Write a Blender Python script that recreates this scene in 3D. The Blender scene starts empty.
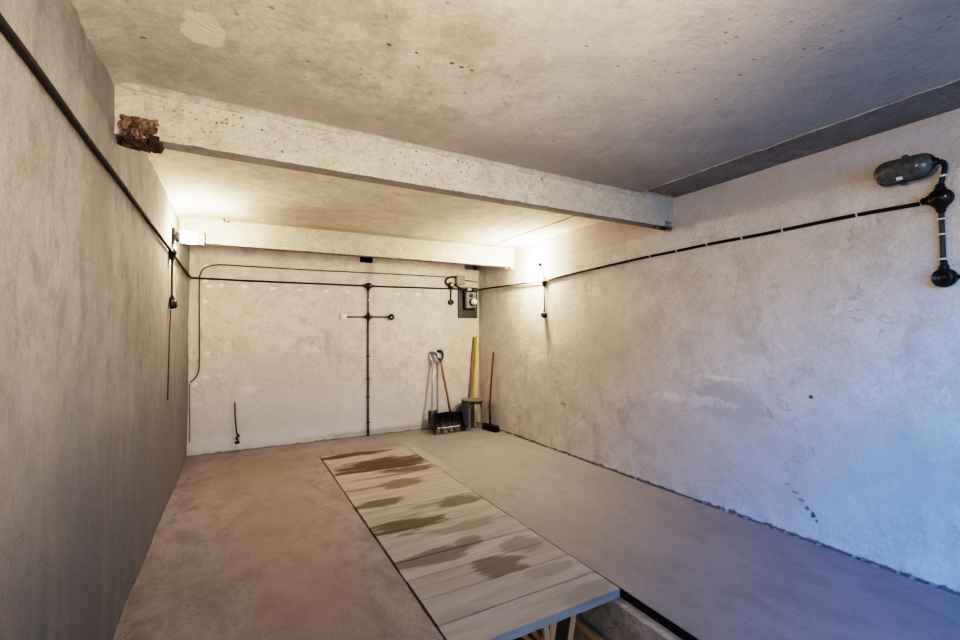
import bpy, bmesh, math, random
from mathutils import Vector, Matrix, noise
random.seed(7)
C = bpy.context.scene.collection
PI = math.pi

# ------------------------------------------------------------------ room numbers (metres)
W, D, H = 3.724, 5.987, 2.481        # width, depth, ceiling height
YF = -0.55                            # front (door) wall
BY, BZ, BT = 2.443, 2.239, 0.104      # front ceiling beam
RY, RZ = 4.99, 2.239                  # rear ceiling beam
PX0, PX1, PY0, PY1 = 1.296, 2.266, -0.3, 5.25   # inspection pit opening

# ------------------------------------------------------------------ node helpers
class NT:
    def __init__(s, name):
        s.m = bpy.data.materials.new(name); s.m.use_nodes = True
        s.n = s.m.node_tree.nodes; s.l = s.m.node_tree.links
        s.b = s.n['Principled BSDF']
        s.pos = None
    def put(s, sock, v):
        if isinstance(v, (int, float)): sock.default_value = v
        elif isinstance(v, tuple):
            sock.default_value = v if len(v) == len(sock.default_value) else (*v, 1)
        else: s.l.new(v, sock)
    def P(s):
        if s.pos is None: s.pos = s.n.new('ShaderNodeNewGeometry').outputs['Position']
        return s.pos
    def local(s): return s.n.new('ShaderNodeTexCoord').outputs['Object']
    def math(s, op, a, b=0.0, c=0.0):
        x = s.n.new('ShaderNodeMath'); x.operation = op
        s.put(x.inputs[0], a); s.put(x.inputs[1], b); s.put(x.inputs[2], c)
        return x.outputs[0]
    def xyz(s, v):
        x = s.n.new('ShaderNodeSeparateXYZ'); s.put(x.inputs[0], v); return x.outputs
    def scale(s, v, sc):
        x = s.n.new('ShaderNodeVectorMath'); x.operation = 'MULTIPLY'
        s.put(x.inputs[0], v); x.inputs[1].default_value = sc; return x.outputs[0]
    def noise(s, v, sc, det=6, rough=.6, dist=0.0):
        x = s.n.new('ShaderNodeTexNoise'); s.put(x.inputs['Vector'], v)
        x.inputs['Scale'].default_value = sc; x.inputs['Detail'].default_value = det
        x.inputs['Roughness'].default_value = rough; x.inputs['Distortion'].default_value = dist
        return x.outputs['Fac']
    def voro(s, v, sc):
        x = s.n.new('ShaderNodeTexVoronoi'); s.put(x.inputs['Vector'], v)
        x.inputs['Scale'].default_value = sc; return x.outputs
    def map(s, v, a, b, lo=0.0, hi=1.0, smooth=True):
        x = s.n.new('ShaderNodeMapRange'); s.put(x.inputs[0], v)
        x.interpolation_type = 'SMOOTHSTEP' if smooth else 'LINEAR'
        for i, q in enumerate((a, b, lo, hi)): x.inputs[i+1].default_value = q
        return x.outputs[0]
    def mix(s, f, a, b, mode='MIX'):
        x = s.n.new('ShaderNodeMix'); x.data_type = 'RGBA'; x.blend_type = mode
        s.put(x.inputs[0], f); s.put(x.inputs[6], a); s.put(x.inputs[7], b)
        return x.outputs[2]
    def bump(s, h, st=.3, dist=.01):
        x = s.n.new('ShaderNodeBump'); x.inputs['Strength'].default_value = st
        x.inputs['Distance'].default_value = dist; s.put(x.inputs['Height'], h)
        s.l.new(x.outputs[0], s.b.inputs['Normal'])
    def done(s, col, rough=.85, spec=.3):
        s.put(s.b.inputs['Base Color'], col); s.put(s.b.inputs['Roughness'], rough)
        s.b.inputs['Specular IOR Level'].default_value = spec
        return s.m

def blotch(t, axes, cx, cy, rx, ry, soft=.35, wob=.6, sc=5.0):
    """soft irregular patch mask on a wall / floor in world metres"""
    o = t.xyz(t.P())
    dx = t.math('DIVIDE', t.math('SUBTRACT', o[axes[0]], cx), rx)
    dy = t.math('DIVIDE', t.math('SUBTRACT', o[axes[1]], cy), ry)
    d = t.math('SQRT', t.math('ADD', t.math('MULTIPLY', dx, dx), t.math('MULTIPLY', dy, dy)))
    n = t.noise(t.P(), sc, 5, .65)
    d = t.math('ADD', d, t.math('MULTIPLY', t.math('SUBTRACT', n, .5), wob*2))
    return t.map(d, 1-soft, 1+soft, 1, 0)

def concrete(name, c0, c1, c2, big=.9, fine=9, pits=0.0, pitsc=14, bump=.35, spots=(), rough=.9, extra=None, stretch=(1, 1, 1), mott=.95, trowel=.3, pitr=1.0, foot=0.0, pitcol=None, grit=.22):
    t = NT(name); P = t.P()
    Q = t.scale(P, stretch) if stretch != (1, 1, 1) else P
    a = t.map(t.noise(Q, big, 10, .68, .4), .38, .64)
    b = t.map(t.noise(Q, fine, 9, .74, .3), .42, .66)
    col = t.mix(a, c0, c1)
    col = t.mix(t.math('MULTIPLY', b, mott), col, c2)
    sm = t.map(t.noise(t.scale(Q, (1.7, 1.7, .8)), big*2.3, 8, .7, 1.2), .54, .72)
    col = t.mix(t.math('MULTIPLY', sm, mott*.55), col, tuple(x*.7 for x in c2))
    lt = t.map(t.noise(Q, fine*1.9, 7, .7, .8), .58, .74)
    col = t.mix(t.math('MULTIPLY', lt, mott*.6), col, tuple(min(1, x*1.22) for x in c1))
    g = t.noise(P, 55, 5, .75)
    g2 = t.map(g, .42, .58)
    col = t.mix(t.math('MULTIPLY', t.math('SUBTRACT', 1.0, g2), grit), col, tuple(x*.50 for x in c0))
    ln = t.map(t.math('ABSOLUTE', t.math('SUBTRACT', t.noise(t.scale(P, (1, 1, 1.25)), 2.6, 4, .55, 1.4), .5)), 0, .014, 1, 0)
    ln = t.math('MULTIPLY', ln, t.map(t.noise(P, 2.1, 3, .6), .52, .62))
    col = t.mix(t.math('MULTIPLY', ln, trowel), col, tuple(x*.45 for x in c0))
    sp_ = t.map(t.noise(P, 19, 3, .6), .66, .74)
    col = t.mix(t.math('MULTIPLY', sp_, trowel*1.1), col, tuple(x*.5 for x in c0))
    hgt = t.math('ADD', t.math('MULTIPLY', t.noise(P, 5, 9, .74), 1.0), t.math('MULTIPLY', g, .35))
    hgt = t.math('SUBTRACT', hgt, t.math('MULTIPLY', ln, trowel*1.2))
    if pits:
        v = t.voro(t.scale(P, (1, 1.2, 1.1)), pitsc)
        gate = t.map(t.noise(P, 1.6, 3, .6), .38, .58)
        sel = t.map(t.xyz(v['Color'])[0], 1-pits, 1-pits+.04)
        rad = t.math('MULTIPLY', t.math('ADD', .09, t.math('MULTIPLY', t.xyz(v['Color'])[1], .14)), pitr)
        dd = t.math('ADD', v['Distance'], t.math('MULTIPLY', t.math('SUBTRACT', t.noise(P, 60, 2), .5), .25))
        pm = t.math('MULTIPLY', t.math('MULTIPLY', t.map(t.math('SUBTRACT', rad, dd), 0, .07), sel), gate)
        col = t.mix(t.math('MULTIPLY', pm, .85), col, pitcol or tuple(x*.2 for x in c0))
        hgt = t.math('SUBTRACT', hgt, t.math('MULTIPLY', pm, .9))
    for sp in spots:
        axes, cx, cy, rx, ry, sc_, st = sp[:7]
        kw = sp[7] if len(sp) > 7 else {}
        m = blotch(t, axes, cx, cy, rx, ry, **kw)
        col = t.mix(t.math('MULTIPLY', m, st), col, sc_)
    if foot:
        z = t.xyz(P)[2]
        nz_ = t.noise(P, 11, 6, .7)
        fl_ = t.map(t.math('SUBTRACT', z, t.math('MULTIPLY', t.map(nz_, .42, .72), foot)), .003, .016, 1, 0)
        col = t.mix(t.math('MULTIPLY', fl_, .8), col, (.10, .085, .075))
    if extra: col = extra(t, col)
    t.bump(t.math('ADD', hgt, t.math('MULTIPLY', t.noise(P, 24, 5, .7), .45)), min(1.0, bump*1.7), .02)
    return t.done(col, rough, .25)

def plain(name, col, rough=.5, metal=0.0, var=.25, sc=30, bump=.1):
    t = NT(name); P = t.local()
    n = t.map(t.noise(P, sc, 5, .65), .3, .7)
    c = t.mix(t.math('MULTIPLY', n, var), col, tuple(x*.45 for x in col))
    t.b.inputs['Metallic'].default_value = metal
    if bump: t.bump(t.noise(P, sc*3, 4, .6), bump, .004)
    return t.done(c, t.math('ADD', t.math('MULTIPLY', n, .15), rough-.07), .4)

def wood(name, c0, c1, axis=2, rough=.7):
    t = NT(name); P = t.local()
    s = [22, 22, 22]; s[axis] = 1.6
    n = t.map(t.noise(t.scale(P, tuple(s)), 2.2, 6, .65, .4), .3, .7)
    t.bump(n, .15, .004)
    return t.done(t.mix(n, c0, c1), rough, .3)

# ------------------------------------------------------------------ mesh helpers
def link(o, parent=None):
    C.objects.link(o)
    if parent is not None: o.parent = parent
    return o
def obj(name, bm, mat, parent=None, smooth=False, bevel=0.0):
    me = bpy.data.meshes.new(name)
    bmesh.ops.recalc_face_normals(bm, faces=bm.faces[:])
    bm.to_mesh(me); bm.free()
    if smooth:
        for p in me.polygons: p.use_smooth = True
    me.materials.append(mat)
    o = link(bpy.data.objects.new(name, me), parent)
    if bevel:
        b = o.modifiers.new('bevel', 'BEVEL'); b.width = bevel; b.segments = 2; b.limit_method = 'ANGLE'
    return o
def tag(o, label, cat, group=None, kind=None):
    o['label'] = label; o['category'] = cat
    if group: o['group'] = group
    if kind: o['kind'] = kind
    return o
def thing(name, label, cat, loc=(0, 0, 0), rotz=0.0, group=None):
    o = bpy.data.objects.new(name, None); o.empty_display_size = .05
    o.location = loc; o.rotation_euler = (0, 0, rotz)
    link(o); return tag(o, label, cat, group)
def struct(o, label=None):
    o['kind'] = 'structure'
    if label: o['label'] = label; o['category'] = o.name.split('_')[0]
    return o
def box(bm, x0, x1, y0, y1, z0, z1, M=None):
    vs = [bm.verts.new((x, y, z)) for x in (x0, x1) for y in (y0, y1) for z in (z0, z1)]
    if M is not None:
        for v in vs: v.co = M @ v.co
    for f in ((0, 1, 3, 2), (4, 6, 7, 5), (0, 4, 5, 1), (2, 3, 7, 6), (0, 2, 6, 4), (1, 5, 7, 3)):
        bm.faces.new([vs[i] for i in f])
    return vs
def nb(): return bmesh.new()
def tube(bm, pts, r, seg=10, cap=True):
    pts = [Vector(p) for p in pts]; rings = []
    rs = r if isinstance(r, (list, tuple)) else [r]*len(pts)
    up = None
    for i, p in enumerate(pts):
        a = pts[max(i-1, 0)]; b = pts[min(i+1, len(pts)-1)]
        t = (b-a).normalized()
        if up is None:
            up = Vector((0, 0, 1)) if abs(t.z) < .9 else Vector((1, 0, 0))
        u = (up - t*up.dot(t)).normalized(); up = u
        w = t.cross(u)
        rings.append([bm.verts.new(p + (u*math.cos(k*2*PI/seg) + w*math.sin(k*2*PI/seg))*rs[i]) for k in range(seg)])
    for a, b in zip(rings, rings[1:]):
        for k in range(seg):
            bm.faces.new((a[k], a[(k+1) % seg], b[(k+1) % seg], b[k]))
    if cap:
        bm.faces.new(rings[0][::-1]); bm.faces.new(rings[-1])
def lathe(bm, prof, seg=24, M=None):
    """prof = [(r, h)], revolved round local Z, then placed by M"""
    M = M or Matrix(); rings = []
    for r, h in prof:
        if r < 1e-5: rings.append([bm.verts.new(M @ Vector((0, 0, h)))])
        else: rings.append([bm.verts.new(M @ Vector((r*math.cos(k*2*PI/seg), r*math.sin(k*2*PI/seg), h))) for k in range(seg)])
    for a, b in zip(rings, rings[1:]):
        for k in range(seg):
            q = (k+1) % seg
            if len(a) == 1 and len(b) == 1: continue
            if len(a) == 1: bm.faces.new((a[0], b[q], b[k]))
            elif len(b) == 1: bm.faces.new((a[k], a[q], b[0]))
            else: bm.faces.new((a[k], a[q], b[q], b[k]))
    for R_, fl in ((rings[0], True), (rings[-1], False)):
        if len(R_) > 1: bm.faces.new(R_[::-1] if fl else R_)
def along(p, d):
    """matrix that carries local Z onto direction d at point p"""
    d = Vector(d).normalized()
    return Matrix.Translation(Vector(p)) @ d.to_track_quat('Z', 'Y').to_matrix().to_4x4()
def smooth_path(pts, n=6):
    pts = [Vector(p) for p in pts]; out = []
    for i in range(len(pts)-1):
        p0 = pts[max(i-1, 0)]; p1 = pts[i]; p2 = pts[i+1]; p3 = pts[min(i+2, len(pts)-1)]
        for k in range(n):
            t = k/n
            out.append(.5*((2*p1)+(p2-p0)*t+(2*p0-5*p1+4*p2-p3)*t*t+(3*p1-p0-3*p2+p3)*t**3))
    out.append(pts[-1]); return out
def frange(a, b, step, extra=()):
    n = max(1, round((b-a)/step)); v = [a+(b-a)*i/n for i in range(n+1)]
    for e in extra:
        v = [q for q in v if abs(q-e) > step*.45] + [e]
    return sorted(v)
def grid(us, vs, fn, holes=()):
    bm = nb()
    V = [[bm.verts.new(fn(u, v)) for v in vs] for u in us]
    for i in range(len(us)-1):
        for j in range(len(vs)-1):
            cu = (us[i]+us[i+1])/2; cv = (vs[j]+vs[j+1])/2
            if any(h[0] < cu < h[1] and h[2] < cv < h[3] for h in holes): continue
            bm.faces.new((V[i][j], V[i+1][j], V[i+1][j+1], V[i][j+1]))
    return bm
def fbm(x, y, z, sc, oct=4):
    return noise.fractal(Vector((x*sc, y*sc, z*sc)), .8, 2.0, oct)

# ------------------------------------------------------------------ materials
WARM = (.50, .45, .385)
daubs = [((0, 2), x, z, .030, .020, (.74, .70, .62), .75, dict(soft=.4, wob=1.5, sc=22)) for x, z in
         ((.19, 1.93), (.32, 1.94), (.55, 1.935), (.86, 1.92), (1.16, 1.92), (1.48, 1.92), (1.75, 1.92), (2.45, 1.92), (2.75, 1.92), (.16, 1.75), (.15, 1.98), (.16, 2.16), (.06, .80), (.18, 1.15), (.16, .88))]
M_back = concrete('plaster_back', (.50, .465, .415), (.58, .545, .495), (.42, .385, .34), big=1.1, fine=6, bump=.3, foot=.014,
    spots=daubs + [((0, 2), 2.05, 2.2, .07, .16, (.26, .23, .19), .55, dict(soft=.6, wob=.35)),
                   ((0, 2), 1.2, .12, 1.3, .10, (.66, .65, .66), .75, dict(soft=.7, wob=1.0)),
                   ((0, 2), 1.0, .5, 1.3, .5, (.47, .45, .45), .55, dict(soft=.7, wob=.9)),
                   ((0, 2), 2.0, .3, 2.4, .3, (.53, .53, .55), .5, dict(soft=.9, wob=.9)),
                   ((0, 2), .62, .71, .08, .05, (.66, .62, .57), .5, dict(soft=.6, wob=1.4, sc=9)),
                   ((0, 2), 2.4, .05, 1.0, .035, (.3, .27, .25), .6, dict(soft=.6, wob=1.4))])
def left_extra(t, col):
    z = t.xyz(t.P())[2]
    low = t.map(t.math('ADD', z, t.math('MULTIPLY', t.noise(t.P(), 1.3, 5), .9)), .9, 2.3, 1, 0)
    col = t.mix(t.math('MULTIPLY', low, .85), col, (.125, .133, .15))  # shade coloured into the wall, darker and bluer towards the floor
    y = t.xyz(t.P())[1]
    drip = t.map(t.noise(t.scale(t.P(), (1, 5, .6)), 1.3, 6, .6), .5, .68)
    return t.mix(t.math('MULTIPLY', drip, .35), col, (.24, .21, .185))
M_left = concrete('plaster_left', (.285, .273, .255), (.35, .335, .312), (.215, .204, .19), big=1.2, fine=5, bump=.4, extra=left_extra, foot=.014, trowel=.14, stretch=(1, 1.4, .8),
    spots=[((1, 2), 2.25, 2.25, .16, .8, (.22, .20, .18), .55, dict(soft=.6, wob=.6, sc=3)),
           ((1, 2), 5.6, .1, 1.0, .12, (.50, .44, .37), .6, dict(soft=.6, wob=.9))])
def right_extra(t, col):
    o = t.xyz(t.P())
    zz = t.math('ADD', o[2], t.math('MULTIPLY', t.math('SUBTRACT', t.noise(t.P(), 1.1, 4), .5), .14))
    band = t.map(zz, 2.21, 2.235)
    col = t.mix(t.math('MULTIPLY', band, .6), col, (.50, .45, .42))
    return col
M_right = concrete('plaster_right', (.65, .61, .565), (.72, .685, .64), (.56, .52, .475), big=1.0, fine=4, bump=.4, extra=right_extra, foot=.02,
    spots=[((1, 2), 2.1, .82, .26, .13, (.50, .47, .44), .8, dict(soft=.2, wob=.8, sc=7)),
           ((1, 2), 2.34, .80, .30, .04, (.78, .75, .71), .75, dict(soft=.3, wob=2.2, sc=13)),
           ((1, 2), 2.12, 1.0, .13, .02, (.78, .75, .71), .7, dict(soft=.3, wob=2.0, sc=14)),
           ((1, 2), 2.0, .45, .9, .35, (.53, .50, .48), .55, dict(soft=.6, wob=.9, sc=3)),
           ((1, 2), 1.1, .65, .3, .25, (.50, .48, .46), .5, dict(soft=.6, wob=1.0, sc=5)),
           ((1, 2), 1.665, 0.325, 0.016, 0.008, (.13, .12, .12), 0.6, dict(soft=.35, wob=1.2, sc=34)),
           ((1, 2), 1.62, 0.285, 0.02, 0.009, (.13, .12, .12), 0.55, dict(soft=.35, wob=1.2, sc=34)),
           ((1, 2), 1.585, 0.245, 0.02, 0.01, (.13, .12, .12), 0.6, dict(soft=.35, wob=1.2, sc=34)),
           ((1, 2), 1.55, 0.205, 0.013, 0.012, (.13, .12, .12), 0.75, dict(soft=.35, wob=1.2, sc=34)),
           ((1, 2), 1.52, 0.172, 0.012, 0.018, (.13, .12, .12), 0.95, dict(soft=.35, wob=1.2, sc=34)),
           ((1, 2), 1.5, 0.14, 0.009, 0.014, (.13, .12, .12), 0.9, dict(soft=.35, wob=1.2, sc=34)),
           ((1, 2), 1.509, .926, .012, .012, (.05, .05, .05), .9, dict(soft=.2, wob=.2)),
           ((1, 2), 3.4, 1.2, .6, .35, (.56, .50, .43), .5, dict(soft=.6, wob=1.0, sc=3)),
           ((1, 2), 4.0, .55, .05, .02, (.2, .17, .15), .7, dict(wob=.8, sc=20))])
M_ceil = concrete('ceiling_concrete', (.38, .35, .315), (.46, .425, .385), (.30, .275, .25), big=1.3, fine=5, pits=.30, pitsc=19, bump=.28, trowel=.12,
    spots=[((0, 1), .36, 1.90, .07, .10, (.50, .47, .42), .9, dict(soft=.08, wob=.7, sc=9)),
           ((0, 1), .45, 1.96, .03, .05, (.28, .26, .23), .6, dict(soft=.3, wob=.8, sc=20)),
           ((0, 1), 2.8, 1.2, 1.1, 1.2, (.31, .32, .345), .65, dict(soft=.7, wob=.5, sc=2)),  # cool daylight tint painted on the right of the front slab
           ((0, 1), 1.8, 2.3, 2.0, .22, (.27, .25, .235), .5, dict(soft=.7, wob=.8, sc=4)),
           ((0, 1), 1.9, 4.85, 1.8, .16, (.40, .33, .22), .5, dict(soft=.7, wob=1.0, sc=4))])
M_ceil2 = concrete('rear_ceiling_concrete', (.58, .53, .44), (.64, .59, .50), (.48, .43, .35), big=1.3, fine=6, pits=.3, pitsc=26, bump=.4,
    spots=[((0, 1), 1.9, 4.90, 1.9, .09, (.34, .27, .18), .6, dict(soft=.7, wob=1.3, sc=5)), ((0, 1), 2.95, 3.8, .03, 1.3, (.42, .36, .27), .5, dict(soft=.6, wob=1.0, sc=5))])
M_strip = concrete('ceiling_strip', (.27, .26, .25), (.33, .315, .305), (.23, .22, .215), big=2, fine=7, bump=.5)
M_beam = concrete('beam_concrete', (.57, .505, .41), (.64, .575, .48), (.47, .405, .32), big=1.6, fine=12, pits=.8, pitsc=36, pitr=1.15, bump=.8, pitcol=(.20, .14, .10),
    spots=[((0, 2), 3.62, 2.40, .16, .10, (.40, .385, .37), .75, dict(soft=.5, wob=1.0, sc=16)),
           ((0, 2), 2.9, 2.46, .8, .022, (.36, .34, .32), .7, dict(soft=.5, wob=1.0, sc=12)),
           ((0, 2), .5, 2.47, .7, .014, (.40, .36, .30), .6, dict(soft=.5, wob=1.0, sc=12))])
M_soffit = concrete('shaded_beam_soffit', (.25, .23, .215), (.30, .28, .26), (.21, .19, .18), bump=.3)  # darker copy of the beam concrete, shade coloured into undersides and corner recess
M_beam2 = concrete('rear_beam_concrete', (.56, .51, .42), (.62, .57, .48), (.48, .43, .35), big=2, fine=10, pits=.6, pitsc=34, pitr=1.2, bump=.4)
M_mortar = concrete('mortar', (.46, .42, .365), (.54, .50, .43), (.36, .32, .27), big=4, fine=20, bump=.6)
M_dark = plain('unlit_hole_dark', (.02, .018, .016), .95)  # near-black colour stands for the darkness in the vent and floor gaps
def floor_extra(t, col):
    o = t.xyz(t.P())
    lx = t.map(t.math('ADD', o[0], t.math('MULTIPLY', t.noise(t.P(), .9, 4), .8)), 1.3, 2.6)
    return t.mix(t.math('MULTIPLY', lx, .55), col, (.205, .205, .225))
M_floor = concrete('floor_concrete', (.215, .195, .208), (.275, .252, .265), (.165, .148, .156), big=.9, fine=4, bump=.18, rough=.62, extra=floor_extra, trowel=.12, stretch=(1.3, .8, 1),
    spots=[((0, 1), .75, 5.0, .4, .6, (.235, .18, .14), .55, dict(soft=.7, wob=.8, sc=3)),
           ((0, 1), .8, 3.4, .3, 1.6, (.24, .185, .182), .5, dict(soft=.7, wob=.9, sc=2)),
           ((0, 1), 1.9, 5.6, .9, .15, (.36, .28, .22), .4, dict(soft=.7, wob=.8, sc=3)),
           ((0, 1), 2.7, 4.0, .35, .5, (.27, .245, .225), .5, dict(soft=.7, wob=.8, sc=3)),
           ((0, 1), 2.85, 2.6, .5, .6, (.25, .24, .24), .45, dict(soft=.7, wob=.9, sc=3)),
           ((0, 1), 2.33, 4.7, .06, .7, (.50, .44, .38), .5, dict(soft=.6, wob=.8, sc=6))])
M_pit = concrete('pit_concrete', (.36, .335, .295), (.43, .40, .355), (.29, .265, .23), big=3, fine=14, bump=.6)
M_rebate = plain('rebate_black_steel', (.022, .02, .02), .7, .3)

def board_mat():
    t = NT('weathered_board'); P = t.P()
    oi = t.n.new('ShaderNodeObjectInfo').outputs['Random']
    st = t.noise(t.scale(P, (1.1, 9, 9)), 1.5, 7, .62, .25)
    a = t.map(st, .34, .68)
    o = t.xyz(P)
    far = t.map(o[1], 1.8, 4.6)
    light = t.mix(far, (.32, .315, .335), (.36, .33, .32))
    dark = t.mix(far, (.22, .215, .225), (.245, .22, .205))
    col = t.mix(t.math('MULTIPLY', a, .8), light, dark)
    col = t.mix(t.math('MULTIPLY', oi, .22), col, (.17, .15, .138))
    fine = t.noise(t.scale(P, (3, 60, 60)), 2, 4, .6)
    col = t.mix(t.math('MULTIPLY', t.map(fine, .45, .75), .25), col, (.22, .195, .175))
    stains = [(1.66, 5.13, .40, .085, (0.053, 0.032, 0.024), .9), (1.86, 4.60, .50, .25, (0.059, 0.043, 0.031), .95),
              (2.02, 4.30, .24, .10, (0.068, 0.048, 0.037), .85), (1.80, 3.93, .19, .12, (0.105, 0.083, 0.068), .85),
              (1.47, 3.95, .20, .03, (0.105, 0.083, 0.068), .6), (1.48, 3.56, .20, .085, (0.077, 0.064, 0.053), .85),
              (2.06, 3.30, .19, .105, (0.081, 0.067, 0.058), .85), (1.80, 3.33, .14, .03, (0.105, 0.090, 0.078), .6),
              (1.54, 3.06, .30, .125, (0.065, 0.054, 0.046), .9), (1.90, 2.84, .30, .085, (0.136, 0.125, 0.119), .65),
              (1.82, 2.62, .10, .06, (0.093, 0.086, 0.085), .7), (2.10, 2.42, .15, .10, (0.118, 0.115, 0.119), .65),
              (1.52, 2.55, .26, .10, (0.093, 0.086, 0.085), .8), (1.83, 2.27, .17, .10, (0.074, 0.070, 0.071), .8),
              (1.75, 4.20, .35, .03, (0.099, 0.077, 0.061), .6), (2.1, 1.83, .2, .07, (0.167, 0.166, 0.177), .5), (2.05, 2.09, .18, .05, (0.124, 0.122, 0.126), .5)]
    for cx, cy, rx, ry, c, s in stains:
        dx = t.math('DIVIDE', t.math('SUBTRACT', o[0], cx), rx); dy = t.math('DIVIDE', t.math('SUBTRACT', o[1], cy), ry)
        d = t.math('SQRT', t.math('ADD', t.math('MULTIPLY', dx, dx), t.math('MULTIPLY', dy, dy)))
        n = t.noise(t.scale(P, (1.6, 7, 7)), 2.0, 5, .6)
        d = t.math('ADD', d, t.math('MULTIPLY', t.math('SUBTRACT', n, .5), 2.2))
        col = t.mix(t.math('MULTIPLY', t.map(d, .75, 1.2, 1, 0), s), col, c)
    t.bump(t.math('ADD', fine, t.math('MULTIPLY', st, .6)), .25, .006)
    return t.done(col, .72, .3)
M_board = board_mat()
M_cable = plain('black_cable', (.008, .0075, .007), .7)
M_conduit = plain('dark_conduit', (.055, .048, .040), .5)
M_thin = plain('brown_thin_conduit', (.085, .065, .045), .7)
M_iron = plain('black_cast_box', (.013, .012, .011), .38, .1, .3, 40, .25)
M_cap = plain('black_cap', (.02, .019, .018), .3)
M_clip = plain('white_clip', (.72, .70, .66), .5)
M_ivory = plain('ivory_plastic', (.74, .70, .60), .45)
M_grey = plain('grey_enamel', (.24, .21, .19), .5)
M_panel = plain('dark_grey_panel', (.03, .032, .031), .6, 0, .4, 12)
M_meter = plain('meter_grey', (.22, .22, .21), .45)
M_black = plain('black_plastic', (.012, .013, .015), .42, 0, .3, 18)
M_steel = plain('dull_steel', (.36, .36, .37), .42, .7)
M_spade = plain('worn_spade_metal', (.17, .155, .14), .75, .2)
M_lampmetal = plain('lamp_grey_metal', (.10, .10, .10), .4, .5)
M_rust = concrete('broken_brick', (.10, .065, .045), (.34, .25, .18), (.05, .035, .028), big=26, fine=45, bump=1.0)
M_under = concrete('dark_rubble', (.045, .035, .028), (.10, .07, .05), (.02, .016, .014), big=26, fine=45, bump=1.0)
M_wood = wood('ash_handle', (.21, .135, .09), (.13, .08, .055))
M_darkwood = wood('dark_broom_wood', (.05, .035, .025), (.025, .018, .013))
M_yellow = wood('pale_yellow_wood', (.78, .60, .20), (.60, .43, .12))
M_stool = wood('worn_stool_wood', (.19, .155, .115), (.12, .095, .068))
M_batten = wood('raw_batten', (.55, .39, .25), (.40, .27, .16))
M_bluegrey = plain('blue_grey_enamel', (.20, .21, .245), .5, .2)
M_bristle = plain('dark_bristle', (.018, .012, .01), .9)
def glass_grey():
    t = NT('frosted_grey_glass')
    t.b.inputs['Transmission Weight'].default_value = .25
    n = t.map(t.noise(t.local(), 40, 4), .3, .7)
    return t.done(t.mix(n, (.17, .17, .165), (.10, .10, .098)), .22, .5)
M_glass = glass_grey()
def emit(name, col, st):
    t = NT(name); e = t.b.inputs
    e['Emission Color'].default_value = (*col, 1); e['Emission Strength'].default_value = st
    n = t.noise(t.local(), 3, 2)
    return t.done(t.mix(n, (.8, .75, .65), (.85, .8, .7)), .4)
M_glow = emit('lit_globe', (1.0, .785, .555), 680.0)

# ------------------------------------------------------------------ setting: walls
def zl(z): return frange(-.1, H+.06, .05)
us = frange(YF, D+.06, .05); vs = frange(-.1, H+.06, .05)
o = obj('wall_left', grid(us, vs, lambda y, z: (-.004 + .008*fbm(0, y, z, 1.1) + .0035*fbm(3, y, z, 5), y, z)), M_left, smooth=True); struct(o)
o = obj('wall_right', grid(us, vs, lambda y, z: (W + .007*fbm(9, y, z, .9) + .003*fbm(5, y, z, 4)
        + (-.012*max(0, fbm(1, y, z, 9)+.2)*math.exp(-((y-2.2)/.3)**2-((z-.85)/.14)**2)) + (.014 if z > 2.225 else 0), y, z)), M_right, smooth=True); struct(o)
VENT = (1.92, 2.088, 2.332, 2.46); REC = (3.488, 3.80, 2.325, 2.60)
us2 = frange(-.06, W+.06, .05, (VENT[0], VENT[1], REC[0])); vs2 = frange(-.1, H+.06, .05, (VENT[2], VENT[3], REC[2]))
wb = obj('wall_back', grid(us2, vs2, lambda x, z: (x, D + .006*fbm(x, 7, z, 1.0) + .0025*fbm(x, 2, z, 5), z), (VENT, REC)), M_back, smooth=True); struct(wb)
for h, y1 in ((VENT, .30), (REC, .30)):
    bm = nb(); x0, x1, z0, z1 = h
    a = [bm.verts.new(p) for p in ((x0, D-.004, z0), (x1, D-.004, z0), (x1, D-.004, z1), (x0, D-.004, z1))]
    b = [bm.verts.new((v.co.x, D+y1, v.co.z)) for v in a]
    bm.faces.new(b)
    for k in range(4): bm.faces.new((a[k], a[(k+1) % 4], b[(k+1) % 4], b[k]))
    s = obj('vent_recess', bm, M_dark if h is VENT else M_soffit, wb); s['label'] = 'dark square hole near top of wall' if h is VENT else 'dark recess in the top corner of wall'
# front wall around the open garage doorway (behind the camera)
bm = nb()
box(bm, -.3, .35, YF-.2, YF, -.1, H+.1); box(bm, 3.35, W+.3, YF-.2, YF, -.1, H+.1); box(bm, .35, 3.35, YF-.2, YF, 2.36, H+.1)
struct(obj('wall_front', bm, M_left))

# ------------------------------------------------------------------ setting: floor with the pit opening
rj = random.Random(3)
ux = sorted(set(frange(-.06, PX0-.006, .08) + frange(PX1+.004, W-.018, .08)))
uy = frange(YF-.3, D+.03, .08, (PY0, PY1))
def floor_fn(x, y):
    z = .0022*fbm(x, y, 0, 1.3)
    if abs(x-(PX0-.006)) < 1e-6 or abs(x-(PX1+.004)) < 1e-6: x += .004*fbm(x, y, 4, 9)
    if abs(x-(W-.018)) < 1e-6: x += .012*fbm(1, y, 2, 6)
    return (x, y, z)
bm = grid(ux, uy, floor_fn, ((PX0-.01, PX1+.01, PY0, PY1),))
edge = [e for e in bm.edges if len(e.link_faces) == 1]
r = bmesh.ops.extrude_edge_only(bm, edges=edge)
for v in [g for g in r['geom'] if isinstance(g, bmesh.types.BMVert)]: v.co.z -= .05
struct(obj('floor', bm, M_floor, smooth=False))
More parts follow.
